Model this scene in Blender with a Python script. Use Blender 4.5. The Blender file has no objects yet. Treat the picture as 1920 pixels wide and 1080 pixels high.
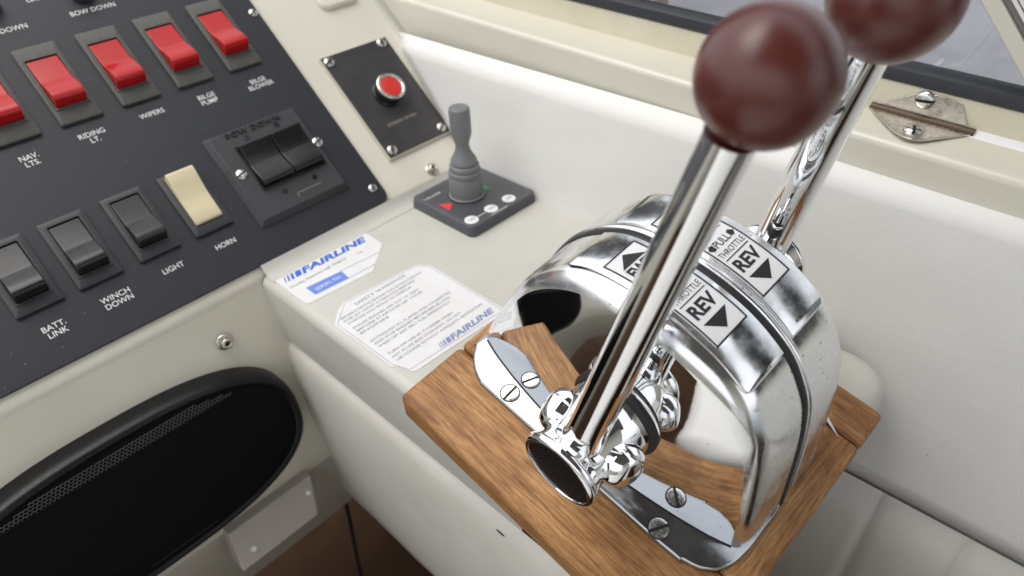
import bpy, bmesh, math, random
from mathutils import Matrix, Vector, noise
R_ = math.radians
random.seed(4)
scene = bpy.context.scene
COL = scene.collection

# ------------------------------------------------------------------ camera
cam_d = bpy.data.cameras.new("camera")
cam = bpy.data.objects.new("camera", cam_d)
COL.objects.link(cam)
RW = Matrix(((0.69023425, -0.72235113, -0.04225562),      # rows: camera right, down, forward (world x, y, z)
             (-0.47038353, -0.40356209, -0.7847783),
             (0.54983272, 0.5615572, -0.61833445)))
rx, dn, fw = RW[0], RW[1], RW[2]
cam.matrix_world = Matrix(((rx[0], -dn[0], -fw[0], 0.0),
                           (rx[1], -dn[1], -fw[1], 0.0),
                           (rx[2], -dn[2], -fw[2], 0.30),
                           (0, 0, 0, 1)))
cam_d.sensor_width = 36.0
cam_d.lens = 36.0 * 1298.434 / 1920.0
cam_d.clip_start = 0.01
cam_d.clip_end = 2000.0
cam_d.dof.use_dof = True
cam_d.dof.focus_distance = 0.33
cam_d.dof.aperture_fstop = 9.5
scene.camera = cam

# ------------------------------------------------------------------ light
SUN_EL, SUN_AZ = 71.0, -48.0       # azimuth measured from +Y (ahead) towards +X (starboard)
world = bpy.data.worlds.new("World")
scene.world = world
world.use_nodes = True
wn, wl = world.node_tree.nodes, world.node_tree.links
wn.clear()
w_out = wn.new("ShaderNodeOutputWorld")
w_bg = wn.new("ShaderNodeBackground")
w_sky = wn.new("ShaderNodeTexSky")
w_sky.sky_type = 'NISHITA'
w_sky.sun_disc = False
w_sky.sun_elevation = R_(SUN_EL)
w_sky.sun_rotation = R_(SUN_AZ)
w_sky.air_density = 1.0
w_sky.dust_density = 4.0
w_sky.ozone_density = 0.6
w_hsv = wn.new("ShaderNodeHueSaturation")       # an overcast sky: nearly colourless
w_hsv.inputs['Saturation'].default_value = 0.22
w_bg.inputs['Strength'].default_value = 0.15
wl.new(w_sky.outputs[0], w_hsv.inputs['Color'])
w_mix = wn.new("ShaderNodeMix"); w_mix.data_type = 'RGBA'    # even cloud cover over the clear sky
w_mix.inputs['Factor'].default_value = 0.6
w_mix.inputs['B'].default_value = (5.2, 5.3, 5.5, 1)
wl.new(w_hsv.outputs[0], w_mix.inputs['A'])
wl.new(w_mix.outputs['Result'], w_bg.inputs['Color'])
wl.new(w_bg.outputs[0], w_out.inputs['Surface'])

sun_d = bpy.data.lights.new("sun", 'SUN')
sun_d.energy = 0.8
sun_d.angle = R_(50)
sun_d.color = (1.0, 0.95, 0.88)
sun = bpy.data.objects.new("sun", sun_d)
COL.objects.link(sun)
sd = Vector((math.sin(R_(SUN_AZ)) * math.cos(R_(SUN_EL)), math.cos(R_(SUN_AZ)) * math.cos(R_(SUN_EL)), math.sin(R_(SUN_EL))))
sun.rotation_euler = sd.to_track_quat('Z', 'Y').to_euler()

vs = scene.view_settings
vs.view_transform = 'Standard'
vs.look = 'None'
vs.exposure = 0.80
vs.gamma = 1.0
vs.use_curve_mapping = False

# ------------------------------------------------------------------ materials
def mat(name, col, rough=0.5, metal=0.0, coat=0.0, bump=None, vary=None, rvary=None, spec=0.5):
    """bump=(scale, strength, detail); vary=(scale, darker colour, amount); rvary=(scale, low, high)"""
    m = bpy.data.materials.new(name)
    m.use_nodes = True
    nt = m.node_tree
    b = nt.nodes["Principled BSDF"]
    b.inputs['Base Color'].default_value = (*col, 1)
    b.inputs['Roughness'].default_value = rough
    b.inputs['Metallic'].default_value = metal
    b.inputs['Coat Weight'].default_value = coat
    b.inputs['Coat Roughness'].default_value = 0.08
    b.inputs['Specular IOR Level'].default_value = spec
    tc = nt.nodes.new("ShaderNodeTexCoord")
    def nz(scale, detail=4.0, rough_=0.6):
        n = nt.nodes.new("ShaderNodeTexNoise")
        n.inputs['Scale'].default_value = scale
        n.inputs['Detail'].default_value = detail
        n.inputs['Roughness'].default_value = rough_
        nt.links.new(tc.outputs['Object'], n.inputs['Vector'])
        return n
    if vary:
        n = nz(vary[0])
        r = nt.nodes.new("ShaderNodeValToRGB")
        r.color_ramp.elements[0].position = 0.35
        r.color_ramp.elements[1].position = 0.65
        r.color_ramp.elements[0].color = (*vary[1], 1)
        r.color_ramp.elements[1].color = (*col, 1)
        nt.links.new(n.outputs['Fac'], r.inputs['Fac'])
        mx = nt.nodes.new("ShaderNodeMix"); mx.data_type = 'RGBA'
        mx.inputs['Factor'].default_value = vary[2]
        mx.inputs['A'].default_value = (*col, 1)
        nt.links.new(r.outputs['Color'], mx.inputs['B'])
        nt.links.new(mx.outputs['Result'], b.inputs['Base Color'])
    if rvary:
        n = nz(rvary[0])
        r = nt.nodes.new("ShaderNodeMapRange")
        r.inputs['From Min'].default_value = 0.35
        r.inputs['From Max'].default_value = 0.68
        r.inputs['To Min'].default_value = rvary[1]
        r.inputs['To Max'].default_value = rvary[2]
        nt.links.new(n.outputs['Fac'], r.inputs['Value'])
        nt.links.new(r.outputs['Result'], b.inputs['Roughness'])
    if bump:
        n = nz(bump[0], bump[2])
        bp = nt.nodes.new("ShaderNodeBump")
        bp.inputs['Strength'].default_value = bump[1]
        bp.inputs['Distance'].default_value = 0.001
        nt.links.new(n.outputs['Fac'], bp.inputs['Height'])
        nt.links.new(bp.outputs['Normal'], b.inputs['Normal'])
    return m

def wood_mat(name, axis):
    m = bpy.data.materials.new(name)
    m.use_nodes = True
    nt = m.node_tree
    b = nt.nodes["Principled BSDF"]
    tc = nt.nodes.new("ShaderNodeTexCoord")
    mp = nt.nodes.new("ShaderNodeMapping")
    sc = [1.0, 1.0, 1.0]
    sc[axis] = 0.075
    mp.inputs['Scale'].default_value = sc
    nt.links.new(tc.outputs['Object'], mp.inputs['Vector'])
    def nz(scale, det, src, dist=0.0):
        n = nt.nodes.new("ShaderNodeTexNoise")
        n.inputs['Scale'].default_value = scale
        n.inputs['Detail'].default_value = det
        n.inputs['Roughness'].default_value = 0.65
        n.inputs['Distortion'].default_value = dist
        nt.links.new(src, n.inputs['Vector'])
        return n
    broad = nz(230, 5, mp.outputs[0], 0.8)
    fine = nz(900, 4, mp.outputs[0])
    patch = nz(30, 5, tc.outputs['Object'])
    r1 = nt.nodes.new("ShaderNodeValToRGB")
    e = r1.color_ramp.elements
    e[0].position, e[0].color = 0.28, (0.20, 0.092, 0.032, 1)
    e[1].position, e[1].color = 0.72, (0.54, 0.320, 0.140, 1)
    e2 = e.new(0.5); e2.color = (0.40, 0.215, 0.085, 1)
    nt.links.new(broad.outputs['Fac'], r1.inputs['Fac'])
    r2 = nt.nodes.new("ShaderNodeValToRGB")
    r2.color_ramp.elements[0].position, r2.color_ramp.elements[0].color = 0.36, (0.42, 0.36, 0.32, 1)
    r2.color_ramp.elements[1].position, r2.color_ramp.elements[1].color = 0.56, (1, 1, 1, 1)
    nt.links.new(fine.outputs['Fac'], r2.inputs['Fac'])
    mx = nt.nodes.new("ShaderNodeMix"); mx.data_type = 'RGBA'; mx.blend_type = 'MULTIPLY'
    mx.inputs['Factor'].default_value = 0.75
    nt.links.new(r1.outputs['Color'], mx.inputs['A'])
    nt.links.new(r2.outputs['Color'], mx.inputs['B'])
    r3 = nt.nodes.new("ShaderNodeValToRGB")
    r3.color_ramp.elements[0].position, r3.color_ramp.elements[0].color = 0.38, (0.70, 0.58, 0.52, 1)
    r3.color_ramp.elements[1].position, r3.color_ramp.elements[1].color = 0.62, (1.12, 1.06, 1.0, 1)
    nt.links.new(patch.outputs['Fac'], r3.inputs['Fac'])
    mx2 = nt.nodes.new("ShaderNodeMix"); mx2.data_type = 'RGBA'; mx2.blend_type = 'MULTIPLY'
    mx2.inputs['Factor'].default_value = 0.8
    nt.links.new(mx.outputs['Result'], mx2.inputs['A'])
    nt.links.new(r3.outputs['Color'], mx2.inputs['B'])
    nt.links.new(mx2.outputs['Result'], b.inputs['Base Color'])
    b.inputs['Roughness'].default_value = 0.5
    b.inputs['Specular IOR Level'].default_value = 0.35
    bp = nt.nodes.new("ShaderNodeBump")
    bp.inputs['Strength'].default_value = 0.35
    bp.inputs['Distance'].default_value = 0.0006
    nt.links.new(fine.outputs['Fac'], bp.inputs['Height'])
    nt.links.new(bp.outputs['Normal'], b.inputs['Normal'])
    return m

def chrome_mat(name, lo, hi, pit=0.04):
    base = (0.42, 0.44, 0.46, 1) if 'dull' in name else (0.88, 0.89, 0.90, 1)
    m = mat(name, base[:3], 0.08, 1.0)
    nt = m.node_tree
    b = nt.nodes["Principled BSDF"]
    tc = nt.nodes.new("ShaderNodeTexCoord")
    n = nt.nodes.new("ShaderNodeTexNoise")
    n.inputs['Scale'].default_value = 38
    n.inputs['Detail'].default_value = 7
    n.inputs['Roughness'].default_value = 0.7
    nt.links.new(tc.outputs['Object'], n.inputs['Vector'])
    mr = nt.nodes.new("ShaderNodeMapRange")
    mr.inputs['From Min'].default_value = 0.42
    mr.inputs['From Max'].default_value = 0.68
    mr.inputs['To Min'].default_value = lo
    mr.inputs['To Max'].default_value = hi
    nt.links.new(n.outputs['Fac'], mr.inputs['Value'])
    nt.links.new(mr.outputs['Result'], b.inputs['Roughness'])
    v = nt.nodes.new("ShaderNodeTexVoronoi")          # pits and specks in the plating
    v.inputs['Scale'].default_value = 170
    nt.links.new(tc.outputs['Object'], v.inputs['Vector'])
    n2 = nt.nodes.new("ShaderNodeTexNoise")
    n2.inputs['Scale'].default_value = 60
    nt.links.new(tc.outputs['Object'], n2.inputs['Vector'])
    th = nt.nodes.new("ShaderNodeMath"); th.operation = 'MULTIPLY'
    nt.links.new(n2.outputs['Fac'], th.inputs[0]); th.inputs[1].default_value = pit * 4
    lt = nt.nodes.new("ShaderNodeMath"); lt.operation = 'LESS_THAN'
    nt.links.new(v.outputs['Distance'], lt.inputs[0]); nt.links.new(th.outputs[0], lt.inputs[1])
    mx = nt.nodes.new("ShaderNodeMix"); mx.data_type = 'RGBA'
    mx.inputs['A'].default_value = base
    mx.inputs['B'].default_value = (0.30, 0.28, 0.26, 1)
    nt.links.new(lt.outputs[0], mx.inputs['Factor'])
    nt.links.new(mx.outputs['Result'], b.inputs['Base Color'])
    bp = nt.nodes.new("ShaderNodeBump")
    bp.inputs['Strength'].default_value = 0.05
    bp.inputs['Distance'].default_value = 0.0005
    nt.links.new(n.outputs['Fac'], bp.inputs['Height'])
    nt.links.new(bp.outputs['Normal'], b.inputs['Normal'])
    return m

def speck(m, scale, size, col, soft=0.004, seed=0.0):
    '''sparse small specks of dirt or dust over an existing base colour'''
    nt = m.node_tree
    b = nt.nodes["Principled BSDF"]
    tc = nt.nodes.new("ShaderNodeTexCoord")
    mp = nt.nodes.new("ShaderNodeMapping"); mp.inputs['Location'].default_value = (seed, seed * 0.7, seed * 1.3)
    nt.links.new(tc.outputs['Object'], mp.inputs['Vector'])
    wb = nt.nodes.new("ShaderNodeTexNoise"); wb.inputs['Scale'].default_value = scale * 2.2
    nt.links.new(mp.outputs[0], wb.inputs['Vector'])
    ad = nt.nodes.new("ShaderNodeMix"); ad.data_type = 'VECTOR'; ad.inputs['Factor'].default_value = 0.35 / scale
    nt.links.new(mp.outputs[0], ad.inputs['A']); nt.links.new(wb.outputs['Color'], ad.inputs['B'])
    v = nt.nodes.new("ShaderNodeTexVoronoi"); v.inputs['Scale'].default_value = scale
    nt.links.new(ad.outputs['Result'], v.inputs['Vector'])
    sep = nt.nodes.new("ShaderNodeSeparateColor")
    nt.links.new(v.outputs['Color'], sep.inputs[0])
    pw = nt.nodes.new("ShaderNodeMath"); pw.operation = 'POWER'; pw.inputs[1].default_value = 5.0
    nt.links.new(sep.outputs[0], pw.inputs[0])
    th = nt.nodes.new("ShaderNodeMath"); th.operation = 'MULTIPLY'; th.inputs[1].default_value = size
    nt.links.new(pw.outputs[0], th.inputs[0])
    lt = nt.nodes.new("ShaderNodeMath"); lt.operation = 'LESS_THAN'
    nt.links.new(v.outputs['Distance'], lt.inputs[0]); nt.links.new(th.outputs[0], lt.inputs[1])
    mx = nt.nodes.new("ShaderNodeMix"); mx.data_type = 'RGBA'
    src = b.inputs['Base Color']
    if src.is_linked:
        nt.links.new(src.links[0].from_socket, mx.inputs['A'])
    else:
        mx.inputs['A'].default_value = src.default_value
    mx.inputs['B'].default_value = (*col, 1)
    nt.links.new(lt.outputs[0], mx.inputs['Factor'])
    nt.links.new(mx.outputs['Result'], b.inputs['Base Color'])
    return m

def crease(m, scale, strength, stretch=(1, 0.25, 1)):
    '''long shallow creases added under the existing bump'''
    nt = m.node_tree
    b = nt.nodes["Principled BSDF"]
    tc = nt.nodes.new("ShaderNodeTexCoord")
    mp = nt.nodes.new("ShaderNodeMapping"); mp.inputs['Scale'].default_value = stretch
    nt.links.new(tc.outputs['Object'], mp.inputs['Vector'])
    n = nt.nodes.new("ShaderNodeTexNoise"); n.inputs['Scale'].default_value = scale; n.inputs['Detail'].default_value = 6; n.inputs['Distortion'].default_value = 1.5
    nt.links.new(mp.outputs[0], n.inputs['Vector'])
    r = nt.nodes.new("ShaderNodeMath"); r.operation = 'ABSOLUTE'
    sb = nt.nodes.new("ShaderNodeMath"); sb.operation = 'SUBTRACT'; sb.inputs[1].default_value = 0.5
    nt.links.new(n.outputs['Fac'], sb.inputs[0]); nt.links.new(sb.outputs[0], r.inputs[0])
    bp = nt.nodes.new("ShaderNodeBump"); bp.inputs['Strength'].default_value = strength; bp.inputs['Distance'].default_value = 0.002
    nt.links.new(r.outputs[0], bp.inputs['Height'])
    if b.inputs['Normal'].is_linked:
        nt.links.new(b.inputs['Normal'].links[0].from_socket, bp.inputs['Normal'])
    nt.links.new(bp.outputs['Normal'], b.inputs['Normal'])
    return m

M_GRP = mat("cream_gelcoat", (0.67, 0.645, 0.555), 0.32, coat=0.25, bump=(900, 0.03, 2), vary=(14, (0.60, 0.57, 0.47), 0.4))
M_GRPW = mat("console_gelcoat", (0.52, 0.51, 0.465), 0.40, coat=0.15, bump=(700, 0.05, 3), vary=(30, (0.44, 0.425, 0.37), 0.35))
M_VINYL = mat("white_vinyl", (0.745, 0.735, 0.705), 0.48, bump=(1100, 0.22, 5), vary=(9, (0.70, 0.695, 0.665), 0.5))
speck(M_VINYL, 30, 0.045, (0.34, 0.32, 0.28)); crease(M_VINYL, 26, 0.25)
M_VINYLP = mat("pleat_vinyl", (0.84, 0.82, 0.77), 0.5, bump=(1100, 0.2, 5), vary=(9, (0.78, 0.76, 0.70), 0.5))
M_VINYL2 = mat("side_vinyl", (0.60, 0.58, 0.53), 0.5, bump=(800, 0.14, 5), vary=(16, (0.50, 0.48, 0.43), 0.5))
M_PANEL = mat("black_panel", (0.015, 0.016, 0.022), 0.38, bump=(2600, 0.22, 3), vary=(1500, (0.032, 0.033, 0.040), 0.5), spec=0.42)
speck(M_PANEL, 330, 0.16, (0.10, 0.10, 0.10)); speck(M_PANEL, 120, 0.05, (0.11, 0.11, 0.108), seed=3.0)
speck(M_GRP, 30, 0.035, (0.36, 0.32, 0.25)); speck(M_GRPW, 44, 0.06, (0.34, 0.31, 0.25)); crease(M_GRPW, 60, 0.05, (0.2, 1, 1))
M_BEZEL = mat("dusty_black_plastic", (0.105, 0.103, 0.092), 0.6, bump=(2200, 0.35, 4), vary=(700, (0.045, 0.045, 0.042), 0.75))
M_BLACK = mat("black_plastic", (0.012, 0.012, 0.013), 0.2, rvary=(500, 0.14, 0.28))
M_RIM = mat("speaker_rim", (0.005, 0.005, 0.006), 0.36, rvary=(400, 0.28, 0.46), spec=0.3)
M_BLACKM = mat("matt_black_plastic", (0.034, 0.035, 0.039), 0.5, bump=(1500, 0.1, 3))
M_RUBBER = mat("black_rubber", (0.012, 0.012, 0.013), 0.55)
M_GASK = mat("window_rubber", (0.030, 0.033, 0.042), 0.5, bump=(600, 0.1, 3))
M_RED = mat("red_plastic", (0.42, 0.004, 0.004), 0.22, coat=0.1, spec=0.4)
M_REDLENS = mat("red_button", (0.62, 0.03, 0.025), 0.35, coat=0.4)
M_CREAM = mat("ivory_plastic", (0.66, 0.58, 0.38), 0.4)
M_STEEL = mat("steel_screw", (0.72, 0.71, 0.68), 0.22, 1.0, rvary=(700, 0.15, 0.4))
M_DULL = mat("dull_steel", (0.68, 0.65, 0.59), 0.28, 1.0, rvary=(300, 0.18, 0.42), vary=(220, (0.44, 0.38, 0.30), 0.45))
M_SLOT = mat("slot_shadow", (0.02, 0.02, 0.02), 0.7)
M_CHROME = chrome_mat("worn_chrome", 0.14, 0.40)
M_FLANGE = chrome_mat("dull_flange", 0.12, 0.26)
M_FACE = chrome_mat("mirror_chrome", 0.02, 0.07, 0.03)
M_LEVER = chrome_mat("lever_chrome", 0.02, 0.06, 0.012)
M_GREYJ = mat("grey_rubber", (0.17, 0.175, 0.18), 0.5, bump=(1200, 0.08, 3))
M_GREYP = mat("slate_plastic", (0.075, 0.078, 0.088), 0.45, bump=(1500, 0.15, 3))
M_MEMB = mat("membrane", (0.060, 0.063, 0.070), 0.4, bump=(1500, 0.08, 3))
M_WHITE = mat("white_print", (0.80, 0.80, 0.80), 0.55)
M_PAPER = mat("white_sticker", (0.71, 0.71, 0.72), 0.38, vary=(60, (0.62, 0.62, 0.60), 0.5))
M_PAPER2 = mat("label_metal_white", (0.76, 0.76, 0.77), 0.35)
M_INK = mat("black_ink", (0.012, 0.012, 0.014), 0.5)
M_GREYINK = mat("grey_ink", (0.13, 0.13, 0.15), 0.6)
M_GREYINK2 = mat("faded_ink", (0.075, 0.072, 0.07), 0.6)
M_BLUE = mat("blue_ink", (0.035, 0.12, 0.50), 0.5)
M_BLUE2 = mat("pale_blue_ink", (0.13, 0.22, 0.62), 0.5)
M_BLUE3 = mat("faded_blue_ink", (0.20, 0.25, 0.42), 0.6)
M_GOLD = mat("engraved_letters", (0.40, 0.36, 0.27), 0.5)
M_GREEN = mat("green_print", (0.02, 0.27, 0.09), 0.5)
M_REDPR = mat("red_print", (0.72, 0.03, 0.03), 0.5)
M_KNOB = mat("lacquered_mahogany", (0.110, 0.019, 0.012), 0.34, coat=0.35, vary=(45, (0.07, 0.010, 0.008), 0.7))
speck(M_KNOB, 160, 0.10, (0.20, 0.10, 0.08))
M_KNOB.node_tree.nodes["Principled BSDF"].inputs['Coat Roughness'].default_value = 0.3
M_WOODV = wood_mat("teak_lengthwise", 1)
M_WOODU = wood_mat("teak_crosswise", 0)
M_FLOOR = mat("dark_teak_floor", (0.050, 0.024, 0.010), 0.75, vary=(20, (0.030, 0.014, 0.006), 0.7), spec=0.15)
M_DECK = mat("grey_deck", (0.24, 0.24, 0.255), 0.7, bump=(300, 0.2, 4), vary=(8, (0.20, 0.20, 0.215), 0.6))
M_DARK = mat("dark_band", (0.05, 0.052, 0.06), 0.6)
M_ROPE = mat("old_rope", (0.26, 0.235, 0.20), 0.8, bump=(300, 0.6, 3))
M_FRAMEG = mat("grey_seal", (0.19, 0.175, 0.17), 0.5)
M_ALU = mat("bright_rail", (0.80, 0.79, 0.75), 0.3)
M_PLASTW = mat("shaded_white_plastic", (0.42, 0.38, 0.35), 0.4)  # white plastic, darkened so its colour carries the shade on the box
M_NAVY = mat("navy_vinyl", (0.012, 0.016, 0.035), 0.5)
m = bpy.data.materials.new("window_glass"); m.use_nodes = True
nt = m.node_tree; nt.nodes.clear()
_o = nt.nodes.new("ShaderNodeOutputMaterial"); _mx = nt.nodes.new("ShaderNodeMixShader")
_t = nt.nodes.new("ShaderNodeBsdfTransparent"); _t.inputs[0].default_value = (0.90, 0.91, 0.92, 1)
_g = nt.nodes.new("ShaderNodeBsdfGlossy"); _g.inputs['Roughness'].default_value = 0.02
_f = nt.nodes.new("ShaderNodeFresnel"); _f.inputs[0].default_value = 1.45
nt.links.new(_f.outputs[0], _mx.inputs[0]); nt.links.new(_t.outputs[0], _mx.inputs[1]); nt.links.new(_g.outputs[0], _mx.inputs[2])
nt.links.new(_mx.outputs[0], _o.inputs[0])
M_GLASS = m

def mesh_grille():
    m = mat("speaker_mesh", (0.0035, 0.0035, 0.0038), 0.8, 0.0, spec=0.1, vary=(1500, (0.007, 0.007, 0.0075), 0.6))
    nt = m.node_tree
    b = nt.nodes["Principled BSDF"]
    tc = nt.nodes.new("ShaderNodeTexCoord")
    return m
M_MESH = mesh_grille()

# ------------------------------------------------------------------ builders
def tag(o, label=None, cat=None, group=None, kind=None):
    if label: o['label'] = label
    if cat: o['category'] = cat
    if group: o['group'] = group
    if kind: o['kind'] = kind
    return o

def thing(name, Mx, label, cat, group=None):
    o = bpy.data.objects.new(name, None)
    o.empty_display_size = 0.01
    COL.objects.link(o)
    o.matrix_world = Mx
    return tag(o, label, cat, group)

class MB:
    def __init__(s): s.v, s.f = [], []
    def add(s, vs, fs):
        k = len(s.v)
        s.v += [tuple(p) for p in vs]
        s.f += [tuple(i + k for i in f) for f in fs]
        return s
    def box(s, a, b):
        (x0, y0, z0), (x1, y1, z1) = a, b
        return s.add([(x0, y0, z0), (x1, y0, z0), (x1, y1, z0), (x0, y1, z0), (x0, y0, z1), (x1, y0, z1), (x1, y1, z1), (x0, y1, z1)],
                     [(3, 2, 1, 0), (4, 5, 6, 7), (0, 1, 5, 4), (1, 2, 6, 5), (2, 3, 7, 6), (3, 0, 4, 7)])
    def prism(s, poly, z0, z1, top_inset=None):
        """poly counter-clockwise in xy"""
        n = len(poly)
        top = top_inset or poly
        s.add([(x, y, z0) for x, y in poly] + [(x, y, z1) for x, y in top],
              [tuple(range(n - 1, -1, -1)), tuple(range(n, 2 * n))] + [(i, (i + 1) % n, n + (i + 1) % n, n + i) for i in range(n)])
        return s
    def rings(s, rings, closed=True, cap0=False, cap1=False):
        n = len(rings[0])
        vs = [p for r in rings for p in r]
        fs = []
        for k in range(len(rings) - 1):
            for i in range(n if closed else n - 1):
                j = (i + 1) % n
                fs.append((k * n + i, k * n + j, (k + 1) * n + j, (k + 1) * n + i))
        if cap0: fs.append(tuple(range(n - 1, -1, -1)))
        if cap1: fs.append(tuple((len(rings) - 1) * n + i for i in range(n)))
        return s.add(vs, fs)
    def lathe(s, prof, c=(0, 0, 0), axis=(0, 0, 1), seg=32, cap0=True, cap1=True):
        """prof: list of (radius, height along axis)"""
        ax = Vector(axis).normalized()
        q = Vector((0, 0, 1)).rotation_difference(ax).to_matrix()
        c = Vector(c)
        rs = [[c + q @ Vector((r * math.cos(2 * math.pi * i / seg), r * math.sin(2 * math.pi * i / seg), h)) for i in range(seg)] for r, h in prof]
        return s.rings(rs, True, cap0, cap1)
    def tube(s, pts, radii, seg=20, caps=True):
        P = [Vector(p) for p in pts]
        rs = []
        for i, p in enumerate(P):
            t = (P[min(i + 1, len(P) - 1)] - P[max(i - 1, 0)]).normalized()
            a = Vector((0.31, 0.2, 0.93)).cross(t).normalized() if abs(t.z) < 0.9 else Vector((1, 0, 0)).cross(t).normalized()
            b = t.cross(a)
            r = radii[i] if isinstance(radii, (list, tuple)) else radii
            rs.append([p + (a * math.cos(2 * math.pi * k / seg) + b * math.sin(2 * math.pi * k / seg)) * r for k in range(seg)])
        return s.rings(rs, True, caps, caps)
    def map(s, fn):
        s.v = [tuple(fn(Vector(p))) for p in s.v]
        return s
    def build(s, name, material, parent=None, bevel=0.0, segs=3, smooth=35, subsurf=0, Mx=None):
        me = bpy.data.meshes.new(name)
        me.from_pydata(s.v, [], s.f)
        bm = bmesh.new(); bm.from_mesh(me)
        bmesh.ops.recalc_face_normals(bm, faces=bm.faces)
        bm.to_mesh(me); bm.free()
        me.materials.append(material)
        if smooth:
            for p in me.polygons: p.use_smooth = True
            me.set_sharp_from_angle(angle=R_(smooth))
        o = bpy.data.objects.new(name, me)
        COL.objects.link(o)
        if parent: o.parent = parent
        if Mx is not None: o.matrix_world = Mx
        if bevel:
            b = o.modifiers.new("bevel", 'BEVEL')
            b.width = bevel; b.segments = segs; b.limit_method = 'ANGLE'; b.angle_limit = R_(30)
            b.harden_normals = True
        if subsurf:
            b = o.modifiers.new("subdivision", 'SUBSURF')
            b.levels = subsurf; b.render_levels = subsurf
        return o

def rrect(x0, y0, x1, y1, r, n=5):
    pts = []
    for cx, cy, a0 in ((x1 - r, y0 + r, -90), (x1 - r, y1 - r, 0), (x0 + r, y1 - r, 90), (x0 + r, y0 + r, 180)):
        for k in range(n + 1):
            a = R_(a0 + 90 * k / n)
            pts.append((cx + r * math.cos(a), cy + r * math.sin(a)))
    return pts

def text_poly(body, height, width=None, bold=0.0, shear=0.0, spacing=1.0, align='CENTER', line=1.0):
    """flat letters as (verts xy, faces), cap height given in metres, centred on the origin (or left aligned)"""
    cu = bpy.data.curves.new("lettering", 'FONT')
    cu.body = body; cu.size = 1.0; cu.offset = bold; cu.shear = shear
    cu.space_character = spacing; cu.align_x = align; cu.space_line = line
    cu.resolution_u = 3
    ob = bpy.data.objects.new("lettering_source", cu)
    COL.objects.link(ob)
    dg = bpy.context.evaluated_depsgraph_get()
    me = ob.evaluated_get(dg).to_mesh()
    vs = [v.co.copy() for v in me.vertices]
    fs = [tuple(p.vertices) for p in me.polygons]
    ob.evaluated_get(dg).to_mesh_clear()
    bpy.data.objects.remove(ob); bpy.data.curves.remove(cu)
    xs = [v.x for v in vs]; ys = [v.y for v in vs]
    nl = body.count('\n') + 1
    k = height / 0.70
    kx = k if width is None else width / (max(xs) - min(xs))
    cx = (max(xs) + min(xs)) / 2 if align == 'CENTER' else min(xs)
    cy = (max(ys) + min(ys)) / 2
    return [((v.x - cx) * kx, (v.y - cy) * k) for v in vs], fs

def put_text(mb, body, x, y, z, height, **kw):
    vs, fs = text_poly(body, height, **kw)
    mb.add([(x + a, y + b, z) for a, b in vs], fs)
    return mb

def frame(origin, X, Y, Z):
    o = Vector(origin)
    return Matrix(((X[0], Y[0], Z[0], o[0]), (X[1], Y[1], Z[1], o[1]), (X[2], Y[2], Z[2], o[2]), (0, 0, 0, 1)))

# frames of the place
A40 = R_(40)
DASH = frame((0, 0.415, 0), (1, 0, 0), (0, math.cos(A40), math.sin(A40)), (0, -math.sin(A40), math.cos(A40)))
B98 = R_(-98)
# lower dash wall: x right, y up the wall, z out of the wall towards the helmsman
WALL = frame((0, 0.415, 0), (1, 0, 0), (0, -math.cos(B98), -math.sin(B98)), (0, math.sin(B98), -math.cos(B98)))
TU, TV, TN = (0.9873, -0.0340, 0.1551), (-0.0004, 0.9763, 0.2165), (-0.1587, -0.2138, 0.9639)
THR = frame((0.1414, 0.2334, 0.0), TU, TV, TN)

def at(fr, x, y, z=0.0):
    return fr @ Matrix.Translation((x, y, z))

def screw(parent, x, y, z, r=0.0045, ang=0.4, name="screw", material=None, h=0.0016):
    """slotted raised head: two half domes either side of a real slot"""
    mb = MB()
    ca, sa = math.cos(ang), math.sin(ang)
    sl = 0.16 * r
    n = 10
    for side in (1, -1):
        rows = []
        for q, hh in ((1.0, 0.0), (0.97, 0.45), (0.80, 0.85), (0.5, 1.0)):
            row = []
            for k in range(n + 1):
                t = math.asin(sl / (r * q)) if q * r > sl else 0
                a = t + (math.pi - 2 * t) * k / n
                px, py = r * q * math.cos(a), side * r * q * math.sin(a)
                row.append((x + px * ca - py * sa, y + px * sa + py * ca, z + h * hh))
            rows.append(row)
        mb.rings(rows, closed=False)
        mb.f.append(tuple(len(mb.v) - (n + 1) + k for k in range(n + 1)))
        k0 = len(mb.v) - 4 * (n + 1)          # slot wall
        mb.f.append((k0, k0 + (n + 1), k0 + 2 * (n + 1), k0 + 3 * (n + 1), k0 + 3 * (n + 1) + n, k0 + 2 * (n + 1) + n, k0 + (n + 1) + n, k0 + n))
    o = mb.build(name, material or M_STEEL, parent, smooth=40)
    b = MB().lathe([(r * 0.96, 0.0), (r * 0.96, h * 0.25)], (x, y, z), seg=16).build("slot", M_SLOT, o, smooth=0)
    return o

# ------------------------------------------------------------------ the setting, far to near
g = MB().box((0.47, -2.5, -0.02), (6.0, 6.0, 0.0)).build("side_deck", M_DECK); tag(g, kind='structure')
g = MB().add([(-60, -60, -1.2), (60, -60, -1.2), (60, 60, -1.2), (-60, 60, -1.2)], [(0, 1, 2, 3)]).build(
    "water", mat("harbour_water", (0.05, 0.07, 0.07), 0.08, bump=(3, 0.4, 3))); tag(g, kind='structure')
g = MB().box((-1.6, -1.8, -0.62), (0.7, 1.2, -0.60)).build("cabin_floor", M_FLOOR); tag(g, kind='structure')

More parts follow.
